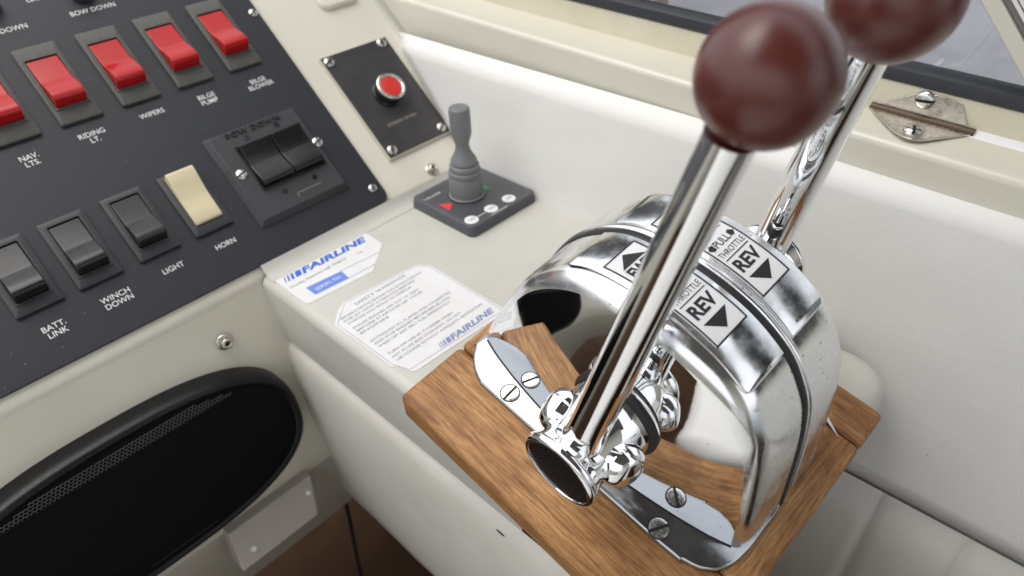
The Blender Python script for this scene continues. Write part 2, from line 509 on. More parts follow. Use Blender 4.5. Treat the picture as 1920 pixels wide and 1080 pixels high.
# ------------------------------------------------------------------ dashboard
# cross-section in (y, z) of the dash moulding, swept along x
def dash_section():
    d = 0.003
    Qy, Qz = 0.415, 0.0
    U = (math.cos(A40), math.sin(A40)); N = (-math.sin(A40), math.cos(A40))
    V = (-math.cos(B98), -math.sin(B98)); W = (math.sin(B98), -math.cos(B98))
    top = []
    for s in (0.33, 0.30, 0.20, 0.10, 0.03, 0.014):
        top.append((Qy + U[0] * s - N[0] * d, Qz + U[1] * s - N[1] * d))
    c = (Qy + U[0] * 0.012 - N[0] * (d + 0.014), Qz + U[1] * 0.012 - N[1] * (d + 0.014))
    for k in range(1, 9):
        a = R_(130 + (188 - 130) * k / 9)
        top.append((c[0] + 0.014 * math.cos(a), c[1] + 0.014 * math.sin(a)))
    p = top[-1]
    y0 = Qy
    for t in (0.03, 0.08, 0.14, 0.178):
        top.append((y0 - V[0] * t, -V[1] * t))
    yb, zb = top[-1]
    top.append((yb + 0.003, zb - 0.004)); top.append((yb + 0.008, zb - 0.012)); top.append((yb + 0.030, zb - 0.112)); top.append((yb + 0.034, zb - 0.116)); top.append((yb + 0.30, zb - 0.118))
    return top
sec = dash_section()
dash = thing("dashboard", Matrix.Identity(4), "cream fibreglass dashboard moulding carrying the black switch panel and speaker", "dashboard")
mb = MB()
xs = [-0.60, -0.3, 0.0, 0.2, 0.3925]
mb.rings([[(x, y, z) for y, z in sec] for x in xs], closed=False)
o = mb.build("moulding", M_GRP, dash, smooth=50)
mb = MB()          # raised sealant strip where the dash meets the side moulding
for x0, x1, h in ((0.3890, 0.3905, 0.0004), (0.3935, 0.3950, 0.0006)):
    mb.box((x0, 0.12, -0.004), (x1, 0.33, -0.003 + h))
mb.map(lambda p: DASH @ p).build("seam_strip", M_GRPW, dash, bevel=0.0003)
mb = MB().prism(rrect(0.335, 0.190, 0.375, 0.330, 0.008), -0.006, 0.0015).map(lambda p: DASH @ p)
mb.build("raised_pad", M_GRP, dash, bevel=0.003)

def snap_stud(fr, x, y, z, r, label):
    t = thing("snap_stud", at(fr, x, y, z), label, "snap stud", "canvas cover studs")
    MB().lathe([(r, 0), (r, 0.0006), (r * 0.92, 0.0012), (r * 0.70, 0.0014)], seg=28).build("base", M_DULL, t, smooth=50)
    MB().lathe([(r * 0.62, 0.0010), (r * 0.58, 0.003), (r * 0.66, 0.0042), (r * 0.60, 0.0052), (r * 0.42, 0.0056), (r * 0.30, 0.0052), (r * 0.27, 0.003)], seg=28, cap1=False).build("post", M_DULL, t, smooth=60)
    MB().lathe([(r * 0.28, 0.0028), (r * 0.28, 0.0031)], seg=16).build("hole", M_SLOT, t, smooth=0)
snap_stud(DASH, 0.3325, 0.0195, -0.003, 0.0058, "metal snap stud on the dashboard between the black plates and the joystick")
snap_stud(WALL, 0.1125, -0.028, 0.0, 0.0064, "metal snap stud on the dash face above the black speaker")

# ------------------------------------------------------------------ switch panel
panel = thing("switch_panel", DASH, "large black switch panel with white lettering and rows of rockers", "switch panel")
MB().prism(rrect(-0.42, 0.0115, 0.281, 0.36, 0.009), -0.003, 0.0).build("plate", M_PANEL, panel, bevel=0.0006, segs=2)
for x, y, a in ((0.2762, 0.2055, 0.5), (0.2724, 0.0267, 1.2)):
    screw(panel, x, y, 0.0001, 0.0037, a)
lab = [("NAV.\nLTS.", 72.9, 146.7), ("RIDING\nLT.", 114.7, 148.0), ("WIPERS", 157.9, 150.2), ("BILGE\nPUMP", 200.3, 147.0),
       ("BILGE\nBLOWER", 244.1, 145.6), ("BATT.\nLINK", 29.4, 34.8), ("WINCH\nDOWN", 68.2, 35.4), ("LIGHT", 108.4, 38.1),
       ("HORN", 147.5, 37.6), ("BOW DOWN", 166.6, 243.5), ("STERN DOWN", 103.0, 243.6), ("LEG", 134.5, 262.8)]
for body, x, y in lab:
    mb = put_text(MB(), body, x / 1000, y / 1000, 0.00018, 0.0038, bold=0.003, line=0.92, spacing=1.0)
    mb.build("lettering", M_WHITE, panel, smooth=0)

def rocker_profile(kind):
    """side view of the rocker: (y from -1 bottom to 1 top, height mm)"""
    if kind == 'horn':
        return [(-1.0, 0.0), (-0.97, 1.6), (-0.9, 2.4), (-0.5, 2.7), (-0.12, 3.0), (0.05, 3.5), (0.5, 6.2), (0.86, 8.6), (0.96, 8.4), (1.0, 7.2), (1.0, 0.0)]
    return [(-1.0, -1.0), (-0.99, 6.4), (-0.95, 8.6), (-0.87, 9.8), (-0.76, 9.9), (-0.60, 8.9), (-0.35, 6.3), (-0.12, 3.7), (-0.02, 2.5), (0.06, 2.1), (0.97, 0.2), (1.0, -1.0)]

def rocker_switch(x, y, w, h, ow, oh, oy, kind, label, group):
    """bezel plate w*h with an opening ow*oh, all in metres, at (x, y) on the dash"""
    t = thing("rocker_switch", at(DASH, x, y), label, "rocker switch", group)
    th = 0.0030
    big = kind == 'red'
    mb = MB()
    out = rrect(-w / 2, -h / 2, w / 2, h / 2, 0.0008, 2)
    tin = rrect(-w / 2 + 0.0008, -h / 2 + 0.0008, w / 2 - 0.0008, h / 2 - 0.0008, 0.0008, 2)
    inn = rrect(-ow / 2, oy - oh / 2, ow / 2, oy + oh / 2, 0.0008, 2)
    n = len(out)
    V = [(a, b, 0.0001) for a, b in out] + [(a, b, th - 0.0006) for a, b in out] + [(a, b, th) for a, b in tin] + [(a, b, th) for a, b in inn] + [(a, b, -0.003) for a, b in inn]
    F = []
    for k in range(4):
        for i in range(n):
            j = (i + 1) % n
            F.append((k * n + i, k * n + j, (k + 1) * n + j, (k + 1) * n + i))
    mb.add(V, F)
    mb.build("bezel", M_BEZEL if big else M_BLACKM, t, smooth=30)
    mb = MB()                                  # raised lip round the opening
    rim = rrect(-ow / 2 - 0.0014, oy - oh / 2 - 0.0014, ow / 2 + 0.0014, oy + oh / 2 + 0.0014, 0.001, 2)
    V = [(a, b, th - 0.0002) for a, b in rim] + [(a, b, th + 0.0007) for a, b in rim] + [(a, b, th + 0.0007) for a, b in inn] + [(a, b, th - 0.002) for a, b in inn]
    mb.add(V, [(k * n + i, k * n + (i + 1) % n, (k + 1) * n + (i + 1) % n, (k + 1) * n + i) for k in range(3) for i in range(n)])
    mb.build("lip", M_BEZEL if big else M_BLACKM, t, smooth=30)
    pr = rocker_profile('horn' if kind == 'horn' else 'std')
    rw, rh = ow / 2 - 0.0004, oh / 2 - 0.0005
    if kind == 'horn': rw, rh = ow / 2 + 0.0012, oh / 2 + 0.0012
    mb = MB()
    rows = [[(-rw, oy + a * rh, th + b / 1000), (rw, oy + a * rh, th + b / 1000)] for a, b in pr]
    V = [r[0] for r in rows] + [r[1] for r in rows]
    k = len(rows)
    F = [(i, i + 1, k + i + 1, k + i) for i in range(k - 1)] + [tuple(range(k)), tuple(range(2 * k - 1, k - 1, -1))]
    mb.add(V, F)
    mm = {'red': M_RED, 'black': M_BLACK, 'horn': M_CREAM}[kind]
    mb.build("rocker", mm, t, bevel=0.0007 if kind != 'horn' else 0.0016, segs=3, smooth=40)
    return t

RG = "red rocker switches along the panel"
for x, what in ((0.0735, "bright red rocker switch above the NAV. LTS. lettering, cut by the photo's left edge"),
                (0.1148, "red rocker switch above the RIDING LT. lettering on the black panel"),
                (0.1573, "red rocker switch above the WIPERS lettering on the black panel"),
                (0.1995, "red rocker switch above the BILGE PUMP lettering on the black panel"),
                (0.2418, "red rocker switch above the BILGE BLOWER lettering, beside the panel's corner screw")):
    rocker_switch(x, 0.1934, 0.0284, 0.0640, 0.0215, 0.0405, 0.0008, 'red', what, RG)
BG = "black rocker switches along the panel's lower row"
for x, what in ((0.0290, "black rocker switch above the BATT. LINK lettering at the panel's lower left"),
                (0.0668, "black rocker switch above the WINCH DOWN lettering on the panel"),
                (0.1068, "black rocker switch above the LIGHT lettering, next to the ivory rocker")):
    rocker_switch(x, 0.0758, 0.0284, 0.0510, 0.0200, 0.0385, 0.0018, 'black', what, BG)
rocker_switch(0.1468, 0.0752, 0.0290, 0.0510, 0.0180, 0.0385, 0.0022, 'horn', "ivory rocker switch above the HORN lettering on the black panel", None)

# trim-tab buttons cut by the top edge
for x, y, l in ((0.166, 0.2585, "black rubber push button above the BOW DOWN lettering at the photo's top edge"),
                (0.105, 0.2650, "black rubber push button at the photo's top left corner")):
    t = thing("push_button", at(DASH, x, y), l, "push button", "rubber trim buttons")
    MB().lathe([(0.0085, 0.0001), (0.0085, 0.004), (0.0075, 0.0055)], seg=28).build("collar", M_BLACKM, t)
    MB().lathe([(0.0062, 0.005), (0.0060, 0.010), (0.0045, 0.0125), (0.001, 0.0132)], seg=28).build("cap", M_RUBBER, t, smooth=60)

# ------------------------------------------------------------------ double trim switch
bow = thing("trim_switch", DASH, "square black plate with two black rockers and BOW DOWN moulded along its top", "trim switch")
x0, x1, y0, y1 = 0.1757, 0.2560, 0.0353, 0.1165
c = 0.0040
MB().prism(rrect(x0, y0, x1, y1, 0.001, 2), 0.0002, 0.0055, rrect(x0 + c, y0 + c, x1 - c, y1 - c, 0.001, 2)).build("plate", M_BLACKM, bow, bevel=0.0006, segs=2)
zt = 0.0055
fr = MB()
fx0, fx1, fy0, fy1 = 0.1922, 0.2483, 0.0597, 0.1000
for a, b in (((fx0, fy0), (fx1, fy0 + .0012)), ((fx0, fy1 - .0012), (fx1, fy1)), ((fx0, fy0 + .0012), (fx0 + .0012, fy1 - .0012)), ((fx1 - .0012, fy0 + .0012), (fx1, fy1 - .0012))):
    fr.box((*a, zt), (*b, zt + 0.0012))
fr.build("rocker_frame", M_BLACK, bow, bevel=0.0003, segs=2)
for rx0, rx1 in ((0.1938, 0.2198), (0.2208, 0.2468)):
    rows = []
    yc, hh = 0.0798, 0.0182
    pr = [(-1.0, 0.0), (-0.98, 5.2), (-0.92, 6.8), (-0.82, 7.2), (-0.3, 4.2), (0.0, 2.6), (0.10, 2.3), (0.5, 4.0), (0.93, 6.4), (1.0, 5.8), (1.0, 0.0)]
    V = [(rx0, yc + a * hh, zt + b / 1000) for a, b in pr] + [(rx1, yc + a * hh, zt + b / 1000) for a, b in pr]
    k = len(pr)
    MB().add(V, [(i, i + 1, k + i + 1, k + i) for i in range(k - 1)] + [tuple(range(k)), tuple(range(2 * k - 1, k - 1, -1))]).build("rocker", M_BLACK, bow, bevel=0.0008, smooth=40)
for x, y, a in ((0.1853, 0.0785, 0.25), (0.2527, 0.0790, 0.25)):
    screw(bow, x, y, zt, 0.0043, a)
for x, y in ((0.2056, 0.1040), (0.2322, 0.1048), (0.2061, 0.0530), (0.2330, 0.0536)):
    t = MB()
    t.lathe([(0.0021, zt), (0.0021, zt + 0.0005), (0.0012, zt + 0.0005), (0.0010, zt + 0.0001)], (x, y, 0), seg=18)
    for k in range(2):
        t.box((x - 0.0013 if k else x - 0.0003, y - 0.0003 if k else y - 0.0013, zt), (x + 0.0013 if k else x + 0.0003, y + 0.0003 if k else y + 0.0013, zt + 0.0003))
    t.build("small_screw", M_BLACK, bow)
mb = put_text(MB(), "BOW DOWN", 0.2145, 0.1102, zt + 0.0002, 0.0042, bold=0.03, spacing=1.15, width=0.046)
o = mb.build("lettering", M_INK, bow, smooth=0)
sol = o.modifiers.new("relief", 'SOLIDIFY'); sol.thickness = 0.0009; sol.offset = 1.0
mb = MB()
mb.box((0.2140, 0.0475, zt), (0.2350, 0.0478, zt + 0.0002)); mb.box((0.2130, 0.0440, zt), (0.2133, 0.0478, zt + 0.0002))
mb.build("engraved_line", M_GOLD, bow)

# ------------------------------------------------------------------ screen wash plate
wash = thing("screen_wash_plate", DASH, "dark engraved SCREEN WASH plate with a red push button and corner screws", "button plate")
MB().prism([(0.3020, 0.0420), (0.3725, 0.0420), (0.3730, 0.1480), (0.3024, 0.1480)], -0.0030, -0.0004).build("backing", mat("plate_edge", (0.55, 0.52, 0.44), 0.5), wash, bevel=0.0002, segs=1)
MB().prism([(0.3032, 0.0434), (0.3725, 0.0434), (0.3730, 0.1478), (0.3034, 0.1478)], -0.0004, 0.0004).build("face", mat("engraved_laminate", (0.036, 0.034, 0.036), 0.38, bump=(1200, 0.1, 3), vary=(80, (0.055, 0.052, 0.052), 0.6)), wash, bevel=0.0002, segs=1)
for x, y, a in ((0.3083, 0.1420, 0.4), (0.3655, 0.1432, 1.3), (0.3090, 0.0490, 1.1), (0.3652, 0.0490, 0.6)):
    screw(wash, x, y, 0.0005, 0.0046, a, h=0.0022)
put_text(MB(), "SCREEN WASH", 0.3355, 0.0702, 0.0006, 0.0028, width=0.031, spacing=1.1).build("lettering", M_GOLD, wash, smooth=0)
bc = (0.3395, 0.0975, 0.0)
MB().lathe([(0.0140, 0.0004), (0.0140, 0.0020), (0.0128, 0.0024), (0.0128, 0.0085), (0.0120, 0.0100)], bc, seg=40).build("button_barrel", M_BLACK, wash, smooth=40)
MB().lathe([(0.0128, 0.0096), (0.0130, 0.0112), (0.0124, 0.0122), (0.0106, 0.0122), (0.0100, 0.0112)], bc, seg=40, cap0=False, cap1=False).build("button_ring", M_STEEL, wash, smooth=60)
MB().lathe([(0.0101, 0.0090), (0.0101, 0.0108), (0.0092, 0.0113), (0.004, 0.0111), (0.0005, 0.0110)], bc, seg=40).build("button", M_REDLENS, wash, smooth=60)

# ------------------------------------------------------------------ speaker and socket on the lower dash wall
spk = thing("speaker", at(WALL, 0.020, -0.0985), "large black oval speaker with perforated grille under the dashboard", "speaker")
def sup(a, b, z, n=2.6, seg=96):
    return [(math.copysign(abs(math.cos(t)) ** (2 / n) * a, math.cos(t)), math.copysign(abs(math.sin(t)) ** (2 / n) * b, math.sin(t)), z) for t in [2 * math.pi * k / seg for k in range(seg)]]
MB().rings([sup(.1200, .0615, 0.0), sup(.1198, .0613, 0.010), sup(.1188, .0603, 0.0165), sup(.1165, .0580, 0.0192), sup(.1145, .0560, 0.0192), sup(.1125, .0540, 0.0178)], True).build("rim", M_RIM, spk, smooth=60)
MB().rings([sup(.1127, .0542, 0.0176), sup(.1090, .0510, 0.0186), sup(.070, .030, 0.0196), sup(.002, .001, 0.0198)], True, cap1=True).build("grille", M_MESH, spk, smooth=60)
rows = []
rng = []
pitch = 0.0026
mb = MB()
nbar = 0
for j in range(4):                     # lit rows of the grille: the highlight put in as paler cells
    yy = 0.0490 - j * pitch * 0.86
    for i in range(-40, 34):
        xx = i * pitch + (pitch / 2 if j % 2 else 0)
        if (abs(xx) / .1085) ** 2.6 + (abs(yy) / .0522) ** 2.6 > 1: continue
        for k in range(6):
            a0, a1 = k * math.pi / 3 + math.pi / 6, (k + 1) * math.pi / 3 + math.pi / 6
            p = [(xx + math.cos(a) * r, yy + math.sin(a) * r, z) for a, r, z in ((a0, .00150, .0192), (a1, .00150, .0192), (a1, .00112, .0195), (a0, .00112, .0195))]
            mb.add(p, [(0, 1, 2, 3)])
o = mb.build("grille_edge", mat("lit_mesh_metal", (0.075, 0.07, 0.068), 0.5), spk, smooth=0); o['kind'] = 'stuff'
put_text(MB(), "________", 0.006, -0.0475, 0.0200, 0.004, width=0.05).build("brand_line", M_GREYINK2, spk, smooth=0)

sock = thing("junction_box", at(WALL, 0.0905, -0.1920), "small white plastic junction box below the speaker", "junction box")
mb = MB()
w2, h2 = 0.0375, 0.0185
mb.add([(-w2, h2, -0.004), (w2, h2, -0.004), (w2 - .009, -h2, -0.004), (-w2 - .004, -h2, -0.004), (-w2, h2, .010), (w2, h2, .010), (w2 - .009, -h2, .016), (-w2 - .004, -h2, .016)],
       [(0, 1, 2, 3), (4, 5, 6, 7), (0, 1, 5, 4), (1, 2, 6, 5), (2, 3, 7, 6), (3, 0, 4, 7)])
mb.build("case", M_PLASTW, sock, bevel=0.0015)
for sx, sy in ((-0.027, -0.006), (0.029, 0.006)):
    MB().lathe([(0.0022, 0.0), (0.0020, 0.0012)], (sx, sy, 0.0131 - sy * 0.16), axis=(0, 0.16, 0.987), seg=14).build("screw", M_PAPER2, sock)
cable = MB().tube([(0.176, 0.445, -0.255), (0.176, 0.447, -0.30), (0.174, 0.45, -0.36), (0.172, 0.46, -0.45), (0.171, 0.47, -0.61)], 0.0022, 10).build("cable", M_RUBBER)
tag(cable, "thin black cable hanging in the dark footwell beside the console", "cable")

# ------------------------------------------------------------------ side console
cons = thing("side_console", Matrix.Identity(4), "cream side console with a flat top carrying stickers and joystick", "console")
mb = MB()
def plane_w(X, Y, w):                 # height of the throttle plinth plane over (X, Y)
    n = Vector(TN); p0 = Vector((0.1414, 0.2334, 0.0))
    return (n.dot(p0) + w - n[0] * X - n[1] * Y) / n[2]
rings = []
for Y in (0.420, 0.40, 0.36, 0.30, 0.262, 0.240, 0.228, 0.21, 0.16, 0.11, 0.09):
    xl = 0.1545
    zt = min(0.0, plane_w(xl, Y, -0.0015)) if Y < 0.236 else 0.0
    zr = min(0.0, plane_w(0.36, Y, -0.0015)) if Y < 0.236 else 0.0
    r = 0.0075
    row = [(xl + 0.006, Y, -0.056), (xl + 0.0012, Y, -0.0535), (xl, Y, -0.050), (xl, Y, -0.030 + min(0, zt)), (xl, Y, zt - r)]
    for k in range(1, 7):
        a = R_(180 - 90 * k / 6)
        row.append((xl + r + r * math.cos(a), Y, zt - r + r * math.sin(a)))
    row += [(0.20, Y, zt + (zr - zt) * 0.2), (0.30, Y, zr), (0.368, Y, zr), (0.368, Y, -0.10)]
    rings.append(row)
mb.rings(rings, closed=False, cap1=False)
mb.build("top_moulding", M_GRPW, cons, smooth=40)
mb = MB()                              # coved joint between dash and console top
rows = []
for x in (0.1585, 0.25, 0.372):
    row = []
    for k in range(7):
        a = R_(-90 - (130) * k / 6)
        pass
    cy, cz, r = 0.415 + 0.0, 0.0, 0.0
    P = [Vector((0.4065, 0.0003)), Vector((0.4110, 0.0008)), Vector((0.4150, 0.0026)), Vector((0.4183, 0.0056)), Vector((0.4204, 0.0084))]
    dn_ = Vector((math.sin(A40), -math.cos(A40))) * 0.003
    for p in P: row.append((x, p.x + 0.002, p.y))
    rows.append(row)
mb.rings(rows, closed=False)
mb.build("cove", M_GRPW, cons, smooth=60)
mb = MB()                              # padded vinyl skirt below the console
prof = [(.176, -.056), (.163, -.0535), (.1575, -.0545), (.1535, -.059), (.1512, -.068), (.1498, -.09), (.1500, -.12), (.1515, -.16), (.1550, -.20), (.1610, -.24), (.1665, -.265), (.174, -.279), (.186, -.283), (.20, -.280)]
rows = []
for i in range(25):
    Y = 0.432 - i * (0.432 + 0.30) / 24
    rows.append([(x + 0.0008 * noise.noise((Y * 14, z * 14, 3.1)), Y, z + 0.0006 * noise.noise((Y * 22, 1.0, z * 10))) for x, z in prof])
mb.rings(rows, closed=False)
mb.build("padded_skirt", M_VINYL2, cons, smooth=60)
ding = MB().lathe([(0.0012, 0.0), (0.0010, 0.0003)], seg=10)
ding.v = [(a * 0.9, b * 3.2, c) for a, b, c in ding.v]
ding.map(lambda p: Vector((0.1519 - p.z, 0.1760 + p.y, -0.0655 + p.x))).build("tear", M_SLOT, cons)

ep = [(0.296, 0.20), (0.296, 0.043), (0.322, 0.043)] + [(0.336 + 0.027 * math.sin(R_(a)), 0.070 - 0.027 * math.cos(R_(a))) for a in range(0, 91, 10)] + [(0.363, 0.20)]
rg = []
for z, d in ((-0.024, 0.0), (-0.016, 0.0), (-0.0085, 0.0012), (-0.0035, 0.0045), (-0.0008, 0.0095), (0.0001, 0.015)):
    k = d / 0.027
    rg.append([(x - (x - 0.330) * k * 0.75 if x > 0.296 else x, y + (0.074 - y) * k * 0.75 if y < 0.1 else y, z) for x, y in ep])
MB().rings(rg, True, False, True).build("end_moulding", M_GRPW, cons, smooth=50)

# pedestal under the teak block
ped = thing("pedestal", THR, "cream wedge pedestal between the console and the teak block", "pedestal")
mb = MB()
pl = rrect(0.014, -0.1300, 0.1350, 0.0, 0.012, 8)
def inset(poly, d, cx=0.087, cy=-0.09):
    return [(x + (d if x < cx else -d), y + (d if y < cy else -d)) for x, y in poly]
rg = []
for z, d in ((-0.12, 0.0), (-0.012, 0.0), (-0.006, 0.0015), (-0.0028, 0.005), (-0.0012, 0.012)):
    rg.append([(x, y, z) for x, y in inset(pl, d)])
mb.rings(rg, True, False, True)
mb.build("moulding", M_GRPW, ped, smooth=50)

# ------------------------------------------------------------------ stickers on the console top
st = thing("serial_sticker", Matrix.Identity(4), "white and blue builder's serial number sticker with blue FAIRLINE logo beside the dash", "sticker")
Z0 = 0.00030
MB().prism([(.1604, .3690), (.1625, .3675), (.2144, .3636), (.2414, .3869), (.2419, .4085), (.2405, .4095), (.1610, .4120), (.1600, .4110)], 0.00002, Z0).build("backing", M_PAPER, st, smooth=0)
def logo(mb, x0, yb, L, h, slope=0.0, z=Z0 + 0.0001):
    """striped italic block logo: three thin bars, then heavy slanted letters, each on its own parallelogram"""
    sh = 0.35
    def para(xa, xb, y0=0.0, y1=1.0):
        pts = [(xa + sh * h * y0, y0 * h), (xb + sh * h * y0, y0 * h), (xb + sh * h * y1, y1 * h), (xa + sh * h * y1, y1 * h)]
        mb.add([(x0 + a, yb + b + slope * a, z) for a, b in pts], [(0, 1, 2, 3)])
    u = L / 30.0
    para(0, 0.35 * u); para(1.0 * u, 1.6 * u); para(2.2 * u, 3.1 * u); para(3.7 * u, 5.6 * u)
    vs, fs = text_poly("FAIRLINE", h, width=L - 6.0 * u, bold=0.045, shear=0.30, align='LEFT', spacing=1.02)
    mb.add([(x0 + 6.0 * u + a, yb + h / 2 + b + slope * (6.0 * u + a), z) for a, b in vs], fs)
logo_mb = MB(); logo(logo_mb, 0.1640, 0.4005, 0.0735, 0.0072, -0.018)
logo_mb.build("logo", M_BLUE, st, smooth=0)
mb = MB()
put_text(mb, "Oundle, Peterborough, England", 0.1630, 0.3925, Z0 + 0.0001, 0.0026, width=0.048, align='LEFT')
put_text(mb, "Tel.", 0.2200, 0.3905, Z0 + 0.0001, 0.0024, align='LEFT')
mb.build("small_print", M_GREYINK, st, smooth=0)
mb = MB(); mb.add([(.1705, .3722, Z0 + .0001), (.1978, .3699, Z0 + .0001), (.1991, .3815, Z0 + .0001), (.1705, .3843, Z0 + .0001)], [(0, 1, 2, 3)])
mb.build("blue_block", M_BLUE2, st, smooth=0)
put_text(MB(), "SERIAL No.", 0.1847, 0.3770, Z0 + 0.0002, 0.0040, width=0.022).build("lettering", M_PAPER, st, smooth=0)
mb = MB()
for a, b in (((.1991, .3815), (.2318, .3790)), ((.1978, .3699), (.2205, .3690))):
    mb.add([(a[0], a[1], Z0 + .0001), (b[0], b[1], Z0 + .0001), (b[0], b[1] + .0006, Z0 + .0001), (a[0], a[1] + .0006, Z0 + .0001)], [(0, 1, 2, 3)])
mb.build("rule", M_BLUE3, st, smooth=0)

st = thing("safety_sticker", Matrix.Identity(4), "white SAFETY WARNINGS sticker with grey text lines against the teak block", "sticker")
MB().prism([(.1606, .3345), (.1613, .2745), (.1640, .2712), (.1665, .2626), (.1690, .2602), (.2467, .2575), (.2467, .3365), (.2395, .3455), (.1780, .3500), (.1690, .3440)], 0.00002, Z0).build("backing", M_PAPER, st, smooth=0)
bd = MB()
outl = [(.1622, .3335), (.1628, .2752), (.1668, .2640), (.2452, .2600), (.2452, .3360), (.2388, .3440), (.1785, .3485), (.1622, .3335)]
for (a, b) in zip(outl[:-1], outl[1:]):
    va, vb = Vector(a), Vector(b); d = (vb - va).normalized(); nrm = Vector((-d.y, d.x)) * 0.00014
    bd.add([(*(va - nrm), Z0 + .00008), (*(vb - nrm), Z0 + .00008), (*(vb + nrm), Z0 + .00008), (*(va + nrm), Z0 + .00008)], [(0, 1, 2, 3)])
bd.build("border_line", M_GREYINK, st, smooth=0)
put_text(MB(), "SAFETY WARNINGS", 0.2045, 0.3418, Z0 + 0.0001, 0.0030, width=0.044, spacing=1.1).build("title", M_GREYINK, st, smooth=0)
lines = [("BEFORE STARTING ENGINES RUN EXTRACTOR FAN", .3362, .0700), ("FOR AT LEAST 5 MINUTES BEFORE", .3322, .0600), ("STARTING AND WHILST IN HARBOUR", .3282, .0540),
         ("ENSURE ENGINES ARE OUT OF GEAR", .3222, .0560), ("BEFORE STARTING UP YOUR", .3182, .0560), ("ENGINES", .3142, .0230),
         ("EXTINGUISH ALL FLAMES AND CIGARETTES", .3030, .0680), ("AND STOP ENGINES BEFORE REFUELLING", .2990, .0640), ("WASH OFF ANY SPILT FUEL IMMEDIATELY", .2950, .0610),
         ("TURN OFF GAS AT CYLINDER WHEN", .2850, .0540), ("NOT IN USE AND OVERNIGHT. DO NOT", .2808, .0580), ("USE COOKER WITHOUT ADEQUATE VENTILATION", .2765, .0735)]
for body, y, w in lines:
    vs, fs = text_poly(body, 0.0022, width=w, align='LEFT', bold=0.0)
    MB().add([(.1668 + a, y + b - 0.012 * a, Z0 + .0001) for a, b in vs], fs).build("text_line", M_GREYINK, st, smooth=0)
lm = MB(); logo(lm, 0.1925, 0.2635, 0.0490, 0.0050, 0.0); lm.build("logo", M_BLUE3, st, smooth=0)

# ------------------------------------------------------------------ bow thruster joystick
thr = thing("thruster_joystick", Matrix.Translation((0.3285, 0.3750, -0.0030)), "grey ribbed joystick on a square slate base with ON and OFF buttons", "joystick")
hx, hy = 0.0375, 0.0378
o = MB().prism(rrect(-hx, -hy, hx, hy, 0.005, 4), 0.0002, 0.0120, rrect(-hx + .0012, -hy + .0012, hx - .0012, hy - .0012, 0.005, 4)).build("base", M_GREYP, thr, bevel=0.0012)
MB().prism(rrect(-.0320, -.0320, .0325, .0320, 0.007, 4), 0.0115, 0.01215).build("keypad", M_MEMB, thr, bevel=0.0002, segs=1)
jc = (-0.0035, 0.0040)
pf = [(.0118, .0120), (.0118, .0136), (.0108, .0142), (.0107, .0290), (.0104, .0300), (.0097, .0306), (.0104, .0316), (.0103, .0345), (.0093, .0352), (.0088, .0356), (.0096, .0366), (.0094, .0392), (.0083, .0400),
      (.0078, .0404), (.0085, .0414), (.0081, .0438), (.0070, .0462), (.0054, .0500), (.0045, .0540), (.0044, .0565), (.0052, .0600), (.0063, .0635), (.0066, .0660), (.0067, .0830), (.0064, .0848), (.0056, .0856), (.001, .0858)]
MB().lathe([(r * (1.28 if z < .048 else 1.24), .012 + (z - .012) * 1.04 - 0.0005) for r, z in pf], (jc[0], jc[1], 0), seg=40).build("stick", M_GREYJ, thr, smooth=32)
MB().lathe([(.0158, .0121), (.0158, .0128), (.0140, .0132)], (jc[0], jc[1], 0), seg=40, cap1=False).build("collar", M_BLACK, thr)
tz = 0.01225
def tri(mb, p): mb.add([(a - .3285, b - .3750, tz) for a, b in p], [(0, 1, 2)]); return mb
tri(MB(), ((.2985, .3845), (.2985, .3715), (.3075, .3775))).build("red_arrow", M_REDPR, thr, smooth=0)
tri(MB(), ((.3440, .3830), (.3440, .3700), (.3350, .3765))).build("green_arrow", M_GREEN, thr, smooth=0)
for x, wd in ((.2998, "ON"), (.3213, "ON"), (.3415, "OFF")):
    MB().lathe([(.0056, .0121), (.0056, .0127), (.0050, .0129)], (x - .3285, .3470 - .3750, 0), seg=24).build("key", M_PAPER2, thr)
    put_text(MB(), wd, x - .3285, .3470 - .3750, .0130, .0032, width=.0062).build("lettering", M_GREYINK, thr, smooth=0)
mb = put_text(MB(), "THRUSTER", .3040 - .3285, .3985 - .3750, tz, .0024, width=.018)
mb.build("lettering", M_PAPER2, thr, smooth=0)
mb = MB().box((.3060 - .3285, .3467 - .3750, .0121), (.3150 - .3285, .3473 - .3750, tz)); mb.build("link_line", M_PAPER2, thr, smooth=0)
MB().box((.3150 - .3285, .3400 - .3750, .0121), (.3330 - .3285, .3405 - .3750, tz)).build("link_line", M_PAPER2, thr, smooth=0)

